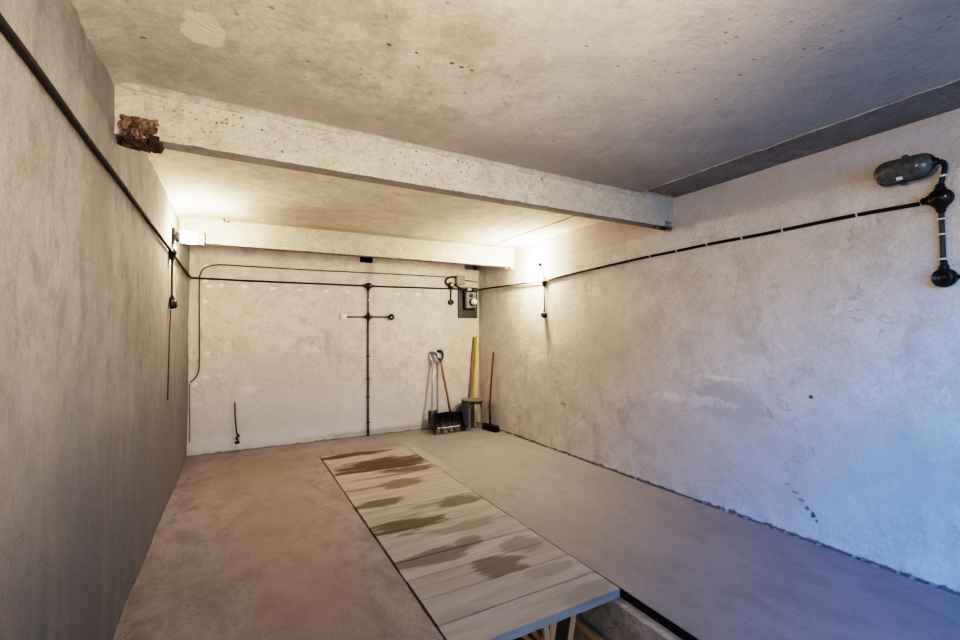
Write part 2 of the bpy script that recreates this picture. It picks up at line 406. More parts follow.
# thin mortar crumbs where the floor meets the right wall
bm = nb()
for i in range(60):
    y = rj.uniform(.9, 5.6); s = rj.uniform(.003, .010)
    box(bm, -s, s, -s*1.8, s*1.8, -s*.5, s*.7, Matrix.Translation((W-rj.uniform(.0, .03), y, .002)) @ Matrix.Rotation(rj.uniform(0, 3), 4, 'Z') @ Matrix.Rotation(rj.uniform(-.4, .4), 4, 'X'))
o = obj('mortar_crumbs', bm, M_pit); tag(o, 'loose grey mortar crumbs along the foot of the right wall', 'rubble', kind='stuff')

# pit: black rebate edges, ledges, deep walls and bottom
LX = .062; ZL = -.046; ZP = -1.25
bm = nb()
box(bm, PX1, PX1+.012, PY0, PY1, -.047, -.003); box(bm, PX0-.012, PX0, PY0, PY1, -.047, -.003)
struct(obj('trim_1', bm, M_rebate), 'black steel rebate edge of the pit')
def pitwall(name, x0, x1, y0, y1):
    bm = nb(); box(bm, x0, x1, y0, y1, ZP, ZL); return struct(obj(name, bm, M_pit))
pitwall('wall_pit_right', PX1-LX, PX1+.2, PY0-.2, PY1+.2)
pitwall('wall_pit_left', PX0-.2, PX0+LX, PY0-.2, PY1+.2)
pitwall('wall_pit_back', PX0+LX, PX1-LX, PY1-.06, PY1+.2)
pitwall('wall_pit_front', PX0+LX, PX1-LX, PY0-.2, PY0+.06)
bm = nb(); box(bm, PX0-.2, PX1+.2, PY0-.2, PY1+.2, ZP-.1, ZP+.01); struct(obj('floor_pit', bm, M_pit))
# sub-base under the floor slab, around the pit
bm = nb()
box(bm, -.2, PX0-.2, YF-.3, D+.2, -.15, -.045); box(bm, PX1+.2, W+.2, YF-.3, D+.2, -.15, -.045)
box(bm, PX0-.2, PX1+.2, PY1+.2, D+.2, -.15, -.045); box(bm, PX0-.2, PX1+.2, YF-.3, PY0-.2, -.15, -.045)
struct(obj('floor_base', bm, M_dark))

# ------------------------------------------------------------------ setting: ceiling and beams
SX = 3.325
def slab_fn(x, y): return (x, y, H + .004*fbm(x, y, 1, 1.0) + .002*fbm(x, y, 4, 5) - (.0 if x > .1 else .035*((.1-max(x, 0))/.1)**2*(1+.6*fbm(x, y, 3, 4))))
struct(obj('ceiling', grid(frange(-.06, SX, .06), frange(YF, BY+.05, .06), slab_fn), M_ceil, smooth=True))
struct(obj('ceiling_rear', grid(frange(-.06, SX, .06), frange(BY+.05, D+.06, .06), slab_fn), M_ceil2, smooth=True))
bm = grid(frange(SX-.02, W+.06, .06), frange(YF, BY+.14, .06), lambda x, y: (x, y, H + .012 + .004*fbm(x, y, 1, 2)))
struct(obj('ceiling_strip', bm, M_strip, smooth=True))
bm = grid(frange(SX-.02, W+.06, .06), frange(BY+.03, D+.06, .06), lambda x, y: (x, y, H + .008 + .003*fbm(x, y, 1, 2)))
struct(obj('ceiling_strip_rear', bm, M_ceil2, smooth=True))
# squeezed mortar ridge along the slab joint
bm = nb(); pts = [(SX + .008*fbm(0, y, 0, 5), y, H - .002 + .004*fbm(2, y, 0, 7)) for y in frange(YF, D, .05)]
tube(bm, pts, [max(.002, .006 + .007*fbm(4, p[1], 0, 4)) for p in pts], 7)
struct(obj('trim_2', bm, M_mortar, smooth=True), 'mortar ridge along the ceiling slab joint')

def beam(name, y0, z0, th, mat, amp, label):
    # front face and soffit with slightly chipped arrises
    xs = frange(-.04, W+.04, .03); zs = frange(z0, H+.05, .02)
    bm = nb()
    prof = [(th, H+.05), (th, z0+.004), (th-.004, z0), (th*.5, z0), (.006, z0)] + [(0, z) for z in zs[0:1]] + [(0, z) for z in zs[1:]]
    rows = []
    for x in xs:
        row = []
        for k, (dy, z) in enumerate(prof):
            n1 = fbm(x, dy*3, z, 9); n2 = fbm(x, dy*3, z, 30)
            yy = y0 + dy + amp*n1*.5 + amp*.4*n2; zz = z
            if k in (4, 5): c = max(0, fbm(x, 3, 0, 12)-.15)*amp*2.2; yy += c*.5; zz += c*.8
            row.append(bm.verts.new((x, yy, zz)))
        rows.append(row)
    for a, b in zip(rows, rows[1:]):
        for k in range(len(prof)-1): bm.faces.new((a[k], b[k], b[k+1], a[k+1]))
    o = obj(name, bm, mat); struct(o, label)
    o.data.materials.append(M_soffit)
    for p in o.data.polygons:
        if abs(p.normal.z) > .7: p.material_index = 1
    return o
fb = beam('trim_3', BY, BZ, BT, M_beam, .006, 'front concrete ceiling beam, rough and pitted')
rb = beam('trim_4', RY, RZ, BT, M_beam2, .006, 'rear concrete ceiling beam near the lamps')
def lumps(name, x0, x1, y, z0, z1, dep, mat, parent, seed, step=.012, lab=None, amp=1.0):
    xs = frange(x0, x1, step); zs = frange(z0, z1, step); bm = nb(); rows = []
    for i, x in enumerate(xs):
        row = []
        for j, z in enumerate(zs):
            e = min(i, len(xs)-1-i, j, len(zs)-1-j)
            d = dep*(.35 + amp*abs(fbm(x, seed, z, 22))) if e > 0 else -.004
            jx = .006*fbm(x, seed+5, z, 30); row.append(bm.verts.new((x+jx, y-d, z+.006*fbm(x, seed+9, z, 30))))
        rows.append(row)
    for a, b in zip(rows, rows[1:]):
        for k in range(len(a)-1):
            i = rows.index(a); e = min(i, len(rows)-2-i, k, len(a)-2-k); c = a[k].co
            if e < 5 and fbm(c.x, seed+2, c.z, 34) > .0 + .10*e: continue
            bm.faces.new((a[k], b[k], b[k+1], a[k+1]))
    o = obj(name, bm, mat, parent)
    if lab: o['label'] = lab
    return o
# mortar line squeezed out along the top of the front beam
bm = nb(); rows = []
for x in frange(.02, W-.02, .025):
    d = .010 + .007*fbm(x, 1, 0, 5) + .004*fbm(x, 2, 0, 25); b = .032 + .016*fbm(x, 5, 0, 3) + .007*fbm(x, 3, 0, 20)
    rows.append([bm.verts.new(p) for p in ((x, BY-.001, H+.02), (x, BY-d*.6, H-.001), (x, BY-d, H-.014), (x, BY-d*.75, H-b), (x, BY+.004, H-b-.006))])
for a, b in zip(rows, rows[1:]):
    for k in range(4): bm.faces.new((a[k], b[k], b[k+1], a[k+1]))
o = obj('mortar_line', bm, M_mortar, fb); o['label'] = 'uneven mortar line along the top of the beam'
lumps('broken_end', .012, .158, BY-.001, BZ-.012, BZ+.088, .022, M_rust, fb, 3, .0045, 'broken rust brown end of the beam')
bm = nb()
for i in range(16):
    s = rj.uniform(.010, .022); box(bm, -s*1.6, s*1.6, -s, s, -s*.7, s*.7, Matrix.Translation((rj.uniform(.02, .15), BY+rj.uniform(.0, .07), BZ-rj.uniform(.004, .03))) @ Matrix.Rotation(rj.uniform(0, 3), 4, 'Z') @ Matrix.Rotation(rj.uniform(-.6, .6), 4, 'Y'))
box(bm, .005, .17, BY+.02, BY+.09, BZ-.012, BZ+.01)
o = obj('packing_rubble', bm, M_under, fb); o['label'] = 'dark rubble packed under the broken beam end'
bm = nb(); box(bm, 3.635, 3.655, BY-.012, BY+.004, BZ+.002, BZ+.05); box(bm, 3.655, 3.705, BY-.012, BY+.004, BZ-.006, BZ+.012); box(bm, 3.66, 3.70, BY-.010, BY+.01, BZ+.025, BZ+.045)
o = obj('steel_bracket', bm, M_steel, fb, bevel=.003)
lumps('bearing_rubble', 3.50, 3.725, BY+.01, BZ-.028, BZ+.006, .02, M_under, fb, 8, .01, 'dark crumbled bearing under the right end of the beam')
lumps('bearing_pad', 3.60, 3.725, RY-.004, RZ-.028, RZ+.055, .012, M_beam2, rb, 12, .014, 'pale mortar pad at the right end of the beam', .5)

sk = .0196
fb.rotation_euler.z = sk; fb.location = (BY*math.sin(sk), BY-BY*math.cos(sk), 0)
# ------------------------------------------------------------------ pit cover boards (17, laid across)
ORD = ['first', 'second', 'third', 'fourth', 'fifth', 'sixth', 'seventh', 'eighth', 'ninth', 'tenth', 'eleventh', 'twelfth', 'thirteenth', 'fourteenth', 'fifteenth', 'sixteenth']
bounds = [1.752, 1.945, 2.165, 2.375, 2.585, 2.80, 3.005, 3.215, 3.42, 3.62, 3.83, 4.035, 4.25, 4.455, 4.66, 4.86, 5.055, 5.243]
look = {0: 'grey pit cover board with thick sawn front edge, overhanging the open pit',
        16: 'dark brown stained pit cover board, farthest one by the back wall',
        14: 'dark brown soaked pit cover board', 13: 'pit cover board with broad dark brown stain',
        6: 'pit cover board with black-brown patch on its left end'}
for i in range(17):
    y0, y1 = bounds[i]+.0007, bounds[i+1]-.0007
    ys = [y0, y0+.004, (y0+y1)/2, y1-.004, y1]
    xs = frange(PX0+.004, PX1-.003, .06)
    x_in = rj.uniform(0, .006); dz = rj.uniform(-.0015, .0015); wob = rj.uniform(0, 50)
    bm = nb(); top = []; bot = []
    for x in xs:
        xx = x + (x_in if x == xs[0] else 0)
        w0 = .003*fbm(x, wob, 0, 4)
        if i == 0: w0 = .004*fbm(x, wob, 0, 8)
        row = []
        for k, y in enumerate(ys):
            e = .0025 if k in (0, 4) else 0
            row.append(bm.verts.new((xx, y + (w0 if (k < 2 and i == 0) else 0), dz - e + .001*fbm(x, y, wob, 3))))
        top.append(row); bot.append([bm.verts.new((xx, y + (w0 if (j == 0 and i == 0) else 0), ZL+.001)) for j, y in enumerate((y0, y1))])
    for a, b, c, d in zip(top, top[1:], bot, bot[1:]):
        for k in range(4): bm.faces.new((a[k], b[k], b[k+1], a[k+1]))
        bm.faces.new((c[0], d[0], b[0], a[0])); bm.faces.new((a[4], b[4], d[1], c[1])); bm.faces.new((c[0], c[1], d[1], d[0]))
    for t_, b_ in ((top[0], bot[0]), (top[-1], bot[-1])): bm.faces.new(t_ + [b_[1], b_[0]])
    o = obj('pit_cover_board', bm, M_board)
    if i in (0, 16): lab = look[i]
    else: lab = look.get(i, 'weathered grey wooden pit cover board') + ', ' + ORD[i] + ' from the open pit'
    tag(o, lab, 'board', 'boards covering the inspection pit')

# ------------------------------------------------------------------ timber inside the pit
def stick(name, a, b, w, t, mat, label, cat, group=None, twist=0.0):
    """rectangular batten from a to b"""
    a = Vector(a); b = Vector(b); L = (b-a).length
    bm = nb(); box(bm, -w/2, w/2, -t/2, t/2, 0, L)
    o = obj(name, bm, mat, bevel=.002)
    q = (b-a).to_track_quat('Z', 'Y'); o.rotation_mode = 'QUATERNION'
    from mathutils import Quaternion
    o.rotation_quaternion = q @ Quaternion((0, 0, 1), twist); o.location = a
    return tag(o, label, cat, group)
XR = PX1-LX
stick('wall_rail', (XR-.018, 1.2, -.29), (XR-.018, 2.75, -.29), .026, .03, M_batten, 'pale wooden rail running along the right pit wall', 'rail')
g = 'battens leaning in the pit'
for p0, p1, w, lab in (
    ((1.777, 1.843, ZP+.03), (2.150, 1.985, -.195), .028, 'tall raw wooden batten in the pit, nearest the rail'),
    ((1.688, 1.856, ZP+.03), (2.020, 2.00, -.205), .034, 'raw wooden batten in the pit, second from the rail'),
    ((1.907, 1.713, ZP+.03), (1.951, 2.00, -.20), .036, 'reddish raw batten leaning in the pit, third from the rail'),
    ((2.165, 2.10, -.575), (1.765, 2.10, -.105), .032, 'slanting raw batten in the pit, fourth from the rail'),
    ((2.160, 2.20, -.607), (1.65, 2.20, -.11), .042, 'raw batten in the pit, farthest from the rail')):
    stick('wood_batten', p0, p1, w, .018, M_batten, lab, 'batten', g, .35)

# ------------------------------------------------------------------ electrics
YB = D-.006; XL = .006; XRW = W-.006
def cable(name, pts, r, mat, label, cat='cable', seg=10, clips=(), clipdir=(0, 0, 0), group=None):
    bm = nb(); tube(bm, pts, r, seg)
    o = obj(name, bm, mat, smooth=True); tag(o, label, cat, group)
    for c, ax in clips:
        b2 = nb(); lathe(b2, [(r*1.2, -.0045), (r*1.35, -.003), (r*1.35, .003), (r*1.2, .0045)], 12, along(c, ax))
        k = obj('clip', b2, M_clip, o, smooth=False); k['label'] = 'small white cable clip'
    return o
def sag(a, b, n, s=.0, j=.004, seed=0.0, ax=2):
    a = Vector(a); b = Vector(b); out = []
    for i in range(n+1):
        t = i/n; p = a.lerp(b, t); p.z -= s*4*t*(1-t); p.z += j*noise.noise(Vector((t*6, seed, 0)))
        out.append(p)
    return out
# left wall: thick cable from the front, straight into the junction box
cable('wall_cable', sag((.014, YF+.02, 2.05), (.014, 4.26, 2.030), 40, 0, .012, 1), .0115, M_cable, 'thick black cable running along the left wall')
cable('wall_cable', [*sag((.014, 4.36, 2.026), (.014, D-.03, 2.012), 10, .008, .004, 2)[:-1], (.016, D-.022, 2.011), (.03, D-.014, 2.011), *sag((.05, D-.014, 2.011), (1.96, D-.014, 2.010), 14, .004, .004, 3)], .0105, M_cable, 'black cable bending from left wall onto back wall')
cable('wall_cable', sag((2.09, D-.014, 2.008), (3.37, D-.014, 2.022), 10, 0, .004, 4), .0105, M_cable, 'black cable on back wall between junction box and meter')
cable('wall_cable', [(3.66, D-.03, 2.03), (3.69, D-.02, 2.028), (W-.02, D-.03, 2.024), *sag((W-.014, D-.06, 2.022), (W-.014, 4.36, 1.976), 10, -.006, .004, 5)], .0105, M_cable, 'black cable from meter corner to lit lamp on right wall')
ycl = (2.78, 2.505, 2.194, 1.889, 1.578, 1.264)
pr = sag((W-.014, 4.25, 1.985), (W-.014, .955, 2.032), 24, -.022, .006, 6)
def at_y(P, y): return min(P, key=lambda p: abs(p.y-y))
cable('wall_cable', pr, .0105, M_cable, 'black cable with white clips along the right wall', clips=[(tuple(at_y(pr, y)), (0, 1, 0)) for y in ycl])
# thin conduit over the back wall
cp = smooth_path([(.017, D-.012, .835), (.06, D-.012, .87), (.092, D-.012, .93), (.104, D-.012, 1.03), (.103, D-.012, 1.3), (.098, D-.012, 1.7), (.097, D-.012, 1.98), (.105, D-.012, 2.06), (.145, D-.012, 2.13), (.25, D-.012, 2.172), (.40, D-.012, 2.18), (1.2, D-.012, 2.178), (2.2, D-.012, 2.188), (3.33, D-.012, 2.193)], 6)
cable('thin_conduit', cp, .0075, M_thin, 'thin brown conduit bending up and across the back wall', 'conduit')
cable('thin_conduit', [(3.47, D-.012, 2.160), (3.60, D-.012, 2.150), (W-.02, D-.012, 2.140)], .0085, M_thin, 'short thin conduit between grey box and right corner', 'conduit')
# drops
def drop(x, y, z0, z1, r, label, clipz=(), n=8, mat=M_conduit):
    return cable('conduit_drop', [(x, y, z0+(z1-z0)*i/n) for i in range(n+1)], r, mat, label, 'conduit', clips=[((x, y, c), (0, 0, 1)) for c in clipz])
drop(2.027, D-.013, 1.955, 1.645, .0105, 'dark conduit between the two back wall junction boxes', (1.82,))
o = drop(2.024, D-.013, 1.54, .004, .0125, 'grey conduit from lower junction box to the floor')
for z in (1.06, .76, .18, .52):
    b2 = nb(); box(b2, -.026, .026, -.016, .010, -.007, .007, Matrix.Translation((2.024, D-.012, z))); k = obj('saddle', b2, M_conduit, o)
cable('conduit', [(1.975, D-.013, 1.588), (1.85, D-.013, 1.588), (1.735, D-.013, 1.587)], .0085, M_conduit, 'short dark conduit toward the white switch box', 'conduit')
cable('conduit', [(2.08, D-.013, 1.591), (2.2, D-.013, 1.591), (2.315, D-.013, 1.592)], .0085, M_conduit, 'short dark conduit toward the black wall socket', 'conduit')
drop(.014, 4.325, 1.975, 1.66, .0085, 'dark conduit under the left wall junction box')
cable('thin_wire', [(.008, 4.33, 1.56), (.004, 4.31, 1.35), (.004, 4.29, 1.12), (.004, 4.26, .85)], .0045, M_thin, 'thin wire hanging below the left wall socket', 'wire')
drop(W-.014, 4.308, 1.925, 1.62, .0085, 'dark conduit between lamp and socket on right wall')
drop(W-.016, .870, 1.985, 1.695, .0115, 'black conduit with white clips near right lamp', (1.93, 1.85, 1.72))
cable('conduit', [(W-.016, .82, 1.622), (W-.016, .6, 1.622), (W-.016, .35, 1.62)], .0095, M_conduit, 'dark conduit leaving the front right socket', 'conduit')

ROT = {'back': 0.0, 'right': -PI/2, 'left': PI/2}
def junction(loc, wall, ports, label, s=1.0):
    t = thing('junction_box', label, 'junction box', loc, ROT[wall], 'round junction boxes')
    out = (0, -1, 0)
    bm = nb(); lathe(bm, [(.046*s, 0), (.050*s, .004*s), (.050*s, .030*s), (.047*s, .034*s)], 28, along((0, 0, 0), out)); obj('box_body', bm, M_iron, t, bevel=.0015)
    bm = nb(); lathe(bm, [(.043*s, .033*s), (.043*s, .040*s), (.036*s, .045*s), (.014*s, .047*s), (.012*s, .052*s), (0, .053*s)], 28, along((0, 0, 0), out)); c = obj('cover', bm, M_cap, t, smooth=True)
    bm = nb(); lathe(bm, [(.006*s, .044*s), (.006*s, .050*s), (0, .051*s)], 10, along((.026*s, 0, 0), out)); obj('screw', bm, M_steel, c)
    for d in ports:
        v = {'l': (-1, 0, 0), 'r': (1, 0, 0), 'u': (0, 0, 1), 'd': (0, 0, -1)}[d]
        bm = nb(); p = Vector(v)*.042*s + Vector((0, -.017*s, 0))
        lathe(bm, [(.024*s, 0), (.024*s, .010*s), (.019*s, .014*s), (.019*s, .026*s), (.013*s, .034*s)], 14, along(p, v)); obj('gland', bm, M_iron, t)
    return t
junction((0.0+.002, 4.313, 2.028), 'left', 'lrd', 'round black junction box on left wall under the lamp', .85)
junction((2.027, D-.002, 2.008), 'back', 'lrd', 'upper round black junction box on back wall, below the dark vent', .9)
junction((2.027, D-.002, 1.590), 'back', 'lrud', 'lower black junction box at the conduit cross on back wall', .8)
junction((W-.002, 4.308, 1.975), 'right', 'lrud', 'small black junction box below the lit right lamp', .75)
junction((W-.002, .870, 2.040), 'right', 'lud', 'large black junction box below unlit oval lamp', 1.0)
def socket(loc, wall, label, s=1.0, neck=True):
    t = thing('wall_socket', label, 'socket', loc, ROT[wall], 'round wall sockets and switches')
    bm = nb(); lathe(bm, [(.044*s, 0), (.048*s, .004*s), (.048*s, .024*s), (.044*s, .028*s)], 26, along((0, 0, 0), (0, -1, 0))); obj('base', bm, M_iron, t)
    bm = nb(); lathe(bm, [(.041*s, .026*s), (.043*s, .034*s), (.040*s, .050*s), (.030*s, .056*s), (.028*s, .052*s), (.0, .052*s)], 26, along((0, 0, 0), (0, -1, 0))); obj('cap', bm, M_cap, t, smooth=True)
    if neck:
        bm = nb(); lathe(bm, [(.021*s, 0), (.021*s, .018*s), (.015*s, .024*s), (.015*s, .040*s), (.011*s, .046*s)], 14, along((0, -.016*s, .042*s), (0, 0, 1))); obj('gland', bm, M_iron, t)
    return t
socket((.002, 4.34, 1.610), 'left', 'small dark socket on left wall at end of conduit', .85)
socket((W-.002, 4.312, 1.570), 'right', 'small black socket below the lit right lamp', .78)
socket((W-.002, .868, 1.622), 'right', 'big round black socket at front of right wall', 1.02)
socket((2.345, D-.002, 1.592), 'back', 'round black socket right of the conduit cross', .85, False)
t = thing('white_switch_box', 'small white square switch box on back wall', 'switch', (1.704, D-.002, 1.587))
bm = nb(); box(bm, -.036, .036, -.03, 0, -.036, .036); obj('box_body', bm, M_ivory, t, bevel=.005)
bm = nb(); box(bm, -.014, .014, -.036, -.028, -.022, .022); obj('rocker', bm, M_clip, t, bevel=.003)

# meter corner
t = thing('fuse_box', 'grey metal junction box above the meter panel', 'junction box', (3.397, D-.002, 2.152))
bm = nb(); box(bm, -.072, .072, -.06, 0, -.070, .070); obj('box_body', bm, M_grey, t, bevel=.010)
bm = nb(); box(bm, -.060, .060, -.066, -.058, -.058, .058); obj('cover', bm, M_grey, t, bevel=.004)
t = thing('electricity_meter', 'electricity meter on a dark grey backing board in corner', 'meter', (3.53, D-.002, 1.823))
bm = nb(); box(bm, -.162, .160, -.022, 0, -.231, .230); obj('backing_board', bm, M_panel, t, bevel=.004)
bm = nb(); box(bm, -.085, .09, -.085, -.02, -.10, .155); obj('meter_case', bm, M_black, t, bevel=.012)
bm = nb(); box(bm, -.062, .095, -.105, -.080, -.09, .150); f = obj('meter_front', bm, M_meter, t, bevel=.012)
bm = nb(); lathe(bm, [(.058, 0), (.060, .012), (.058, .030), (.050, .035)], 28, along((.030, -.110, .0), (0, -1, 0))); f2 = obj('dial_ring', bm, M_black, t, smooth=True)
bm = nb(); lathe(bm, [(.046, .030), (.044, .050), (.032, .066), (.015, .074), (0, .076)], 28, along((.036, -.110, .005), (0, -1, 0))); obj('dial_glass', bm, M_ivory, f2, smooth=True)
bm = nb(); lathe(bm, [(.030, 0), (.030, .012), (.020, .016), (0, .018)], 20, along((.005, -.111, .10), (0, -1, 0))); obj('upper_dial', bm, M_black, t)
bm = nb(); box(bm, .005, .095, -.116, -.110, -.082, -.070); obj('terminal_cover', bm, M_panel, t)
for x in (-.035, .0, .03):
    bm = nb(); lathe(bm, [(.016, 0), (.016, .03), (.012, .04), (0, .042)], 14, along((x, -.022, .195), (0, -1, 0))); k = obj('fuse', bm, M_ivory if x > -.02 else M_black, t)
    k['label'] = 'white screw-in fuse' if x > -.02 else 'black screw-in fuse'
bm = nb(); box(bm, .062, .150, -.06, -.02, .165, .228); obj('breaker', bm, M_panel, t, bevel=.004)
t = thing('round_rotary_switch', 'round rotary switch with white button left of meter', 'switch', (3.250, D-.002, 2.070))
bm = nb(); lathe(bm, [(.042, 0), (.046, .006), (.046, .028), (.036, .042), (.020, .044)], 24, along((0, 0, 0), (0, -1, 0))); obj('base', bm, M_iron, t, smooth=True)
bm = nb(); lathe(bm, [(.019, .040), (.019, .056), (.012, .060), (0, .061)], 18, along((.004, 0, .004), (0, -1, 0))); obj('knob', bm, M_ivory, t, smooth=True)
socket((3.249, D-.002, 1.820), 'back', 'round black socket hanging left of meter panel', .9, False)
cable('switch_cord', [(3.250, D-.016, 2.03), (3.249, D-.016, 1.95), (3.249, D-.016, 1.86)], .010, M_cable, 'short black cord under the rotary switch')
cable('loop_cord', smooth_path([(3.325, D-.03, 2.192), (3.26, D-.03, 2.195), (3.19, D-.03, 2.17), (3.165, D-.03, 2.125), (3.18, D-.03, 2.085), (3.215, D-.025, 2.068)], 6), .0125, M_cable, 'black cord looping from grey box to rotary switch')
cable('loop_cord', smooth_path([(3.285, D-.03, 2.088), (3.34, D-.03, 2.065), (3.40, D-.045, 2.03), (3.44, D-.06, 1.99), (3.475, D-.06, 1.965)], 6), .0125, M_cable, 'black cord from rotary switch to meter')

# ------------------------------------------------------------------ lamps
def oval_lamp(loc, wall, label, lit, s=1.0, tilt=0.0):
    """oblong bulkhead lamp: capsule glass over a grey base, elbow pipe at its right end"""
    t = thing('wall_lamp', label, 'lamp', loc, ROT[wall], 'oval bulkhead lamps on the right wall')
    Mx = Matrix.Rotation(tilt, 4, 'Y')
    def cap(hl, r, n=10, flat=1.0, y0=0.0):
        prof = [(0, -hl-r*1.0)]
        for i in range(1, n): a = -PI/2 + (PI/2)*i/n; prof.append((r*math.cos(a), -hl + r*math.sin(a)))
        prof.append((r, -hl)); prof.append((r*1.02, 0)); prof.append((r, hl))
        for i in range(1, n): a = (PI/2)*i/n; prof.append((r*math.cos(a), hl + r*math.sin(a)))
        prof.append((0, hl+r)); return prof
    F = Matrix.Translation((0, -.088*s, 0)) @ Mx @ along((0, 0, 0), (1, 0, 0))
    bm = nb(); lathe(bm, cap(.065*s, .066*s), 28, F)
    obj('glass_cover', bm, M_glow if lit else M_glass, t, smooth=True)
    path = [(sx*.065*s + .069*s*math.cos(an), -.062*s, .069*s*math.sin(an)) for sx, a0 in ((1, -PI/2), (-1, PI/2)) for an in [a0+PI*k/10 for k in range(11)]]
    bm = nb(); tube(bm, path + [path[0]], .0055*s, 8, False)
    ring = obj('flange', bm, M_lampmetal, t, smooth=True)
    for x, z in ((.005, .078), (-.005, -.078)):
        bm = nb(); box(bm, (x-.014)*s, (x+.014)*s, -.072*s, -.052*s, (z-.009)*s, (z+.009)*s); obj('lug', bm, M_lampmetal, ring, bevel=.003)
    bm = nb(); box(bm, -.10*s, .10*s, -.03*s, -.002, -.038*s, .038*s); obj('base', bm, M_lampmetal, t, bevel=.008)
    bm = nb(); lathe(bm, [(.040*s, 0), (.036*s, .016*s), (.022*s, .03*s), (.018*s, .04*s)], 18, Matrix.Translation((0, -.07*s, 0)) @ along((.108*s, 0, 0.002), (1, 0, 0))); obj('end_socket', bm, M_iron, t, smooth=True)
    if not lit:
        bm = nb(); box(bm, -.012, .012, -.003, .003, -.009, .009, Matrix.Translation((.0, -.128, -.056)) @ Matrix.Rotation(.75, 4, 'X')); k = obj('sticker', bm, M_clip, t); k['label'] = 'tiny white sticker'
    return t
def elbow(loc, wall, pts, r, label, clipat=None):
    bm = nb(); tube(bm, smooth_path(pts, 5), r, 12); o = obj('lamp_pipe', bm, M_iron, smooth=True); o.location = loc; o.rotation_euler = (0, 0, ROT[wall])
    tag(o, label, 'pipe')
    if clipat:
        b2 = nb(); lathe(b2, [(r*1.3, -.005), (r*1.3, .005)], 12, along(clipat, (0, 0, 1))); k = obj('clip', b2, M_clip, o); k['label'] = 'small white cable clip'
    return o
oval_lamp((W-.002, .995, 2.222), 'right', 'unlit oval grey glass lamp at front of right wall', False, .93, 0.03)
elbow((W-.002, .995, 2.222), 'right', [(.135, -.062, 0), (.146, -.058, -.002), (.150, -.045, -.012), (.149, -.032, -.035), (.134, -.022, -.09), (.127, -.018, -.125)], .011, 'black bent pipe from unlit lamp to junction box', (.139, -.025, -.07))
oval_lamp((W-.002, 4.44, 2.175), 'right', 'lit warm oval lamp far down the right wall', True, .86, 0.0)
elbow((W-.002, 4.44, 2.175), 'right', [(.125, -.055, 0), (.136, -.045, -.008), (.136, -.03, -.04), (.133, -.02, -.10), (.132, -.018, -.15)], .0085, 'thin dark pipe under the lit right lamp', (.134, -.025, -.07))

# caged jar lamp on the left wall
t = thing('caged_wall_lamp', 'lit jar lamp with wire cage sticking out of left wall', 'lamp', (.002, 4.45, 2.182), 0)
bm = nb(); box(bm, 0, .022, -.05, .05, -.075, .065); obj('wall_bracket', bm, M_iron, t, bevel=.004)
bm = nb(); lathe(bm, [(.040, 0), (.044, .01), (.044, .035), (.036, .042)], 22, along((.02, 0, 0), (1, 0, 0))); obj('lamp_holder', bm, M_lampmetal, t, smooth=True)
bm = nb(); lathe(bm, [(.034, .058), (.043, .075), (.046, .11), (.043, .135), (.030, .152), (.012, .160), (0, .161)], 26, along((0, 0, 0), (1, 0, 0))); obj('glass_jar', bm, M_glow, t, smooth=True)
cage = nb()
for k in range(6):
    a = k*PI/3 + .3; c, s = math.cos(a)*.056, math.sin(a)*.056
    tube(cage, [(.05, c, s), (.15, c, s), (.225, c*.95, s*.95)], .0022, 6)
for x in (.10, .17):
    tube(cage, [(x, .056*math.cos(k*PI/12), .056*math.sin(k*PI/12)) for k in range(25)], .0022, 6, False)
obj('wire_cage', cage, M_steel, t)
bm = nb(); lathe(bm, [(.058, .222), (.061, .225), (.061, .231), (.058, .234), (.050, .234), (.050, .222)], 26, along((0, 0, 0), (1, 0, 0))); obj('end_ring', bm, M_lampmetal, t)
cable('lamp_pipe', [(.016, 4.43, 2.125), (.016, 4.40, 2.10), (.016, 4.345, 2.072)], .009, M_iron, 'short black pipe between left lamp and junction box', 'pipe')

# ------------------------------------------------------------------ small bits on walls and ceiling
cable('rusty_rod', smooth_path([(.462, D-.010, .575), (.466, D-.014, .42), (.478, D-.016, .27), (.486, D-.018, .20)], 5), .008, M_thin, 'short rusty rod stub low on the back wall', 'rod')
t = thing('plug_stub', 'small black plug at bottom of the rusty rod', 'plug', (.490, D-.004, .15))
bm = nb(); tube(bm, smooth_path([(-.004, -.014, .05), (.018, -.02, .03), (-.012, -.022, .005), (.012, -.02, -.02)], 5), .010, 8); obj('coil', bm, M_iron, t, smooth=True)
bm = nb(); box(bm, -.022, .024, -.035, 0, -.058, -.028); obj('plug_body', bm, M_iron, t, bevel=.004)
cable('corner_wire', [(.012, D-.010, .82), (.016, D-.010, .6), (.020, D-.012, .35), (.020, D-.012, .16)], .005, M_thin, 'thin wire hanging in the back left corner', 'wire')
bm = nb(); tube(bm, smooth_path([(.36, 4.89, H+.01), (.36, 4.89, H-.02), (.372, 4.885, H-.038), (.395, 4.88, H-.036), (.405, 4.88, H-.018)], 6), .006, 8)
tag(obj('ceiling_hook', bm, M_iron, smooth=True), 'small dark iron hook in the rear ceiling', 'hook')

# ------------------------------------------------------------------ tools in the corner
def dgrip(t, mat_socket, mat_bar, M):
    """Y-shaped socket and cross bar of a D handle; local Z runs up the shaft"""
    for s in (-1, 1):
        bm = nb(); tube(bm, [M @ Vector(p) for p in smooth_path([(0, 0, -.06), (s*.020, 0, -.02), (s*.055, 0, .03), (s*.060, 0, .075), (s*.045, 0, .10)], 4)], .012, 10); obj('handle_fork', bm, mat_socket, t, smooth=True)
    bm = nb(); tube(bm, [M @ Vector(p) for p in ((-.05, 0, .10), (-.02, 0, .108), (.02, 0, .108), (.05, 0, .10))], .019, 12); obj('grip', bm, mat_bar, t, smooth=True)
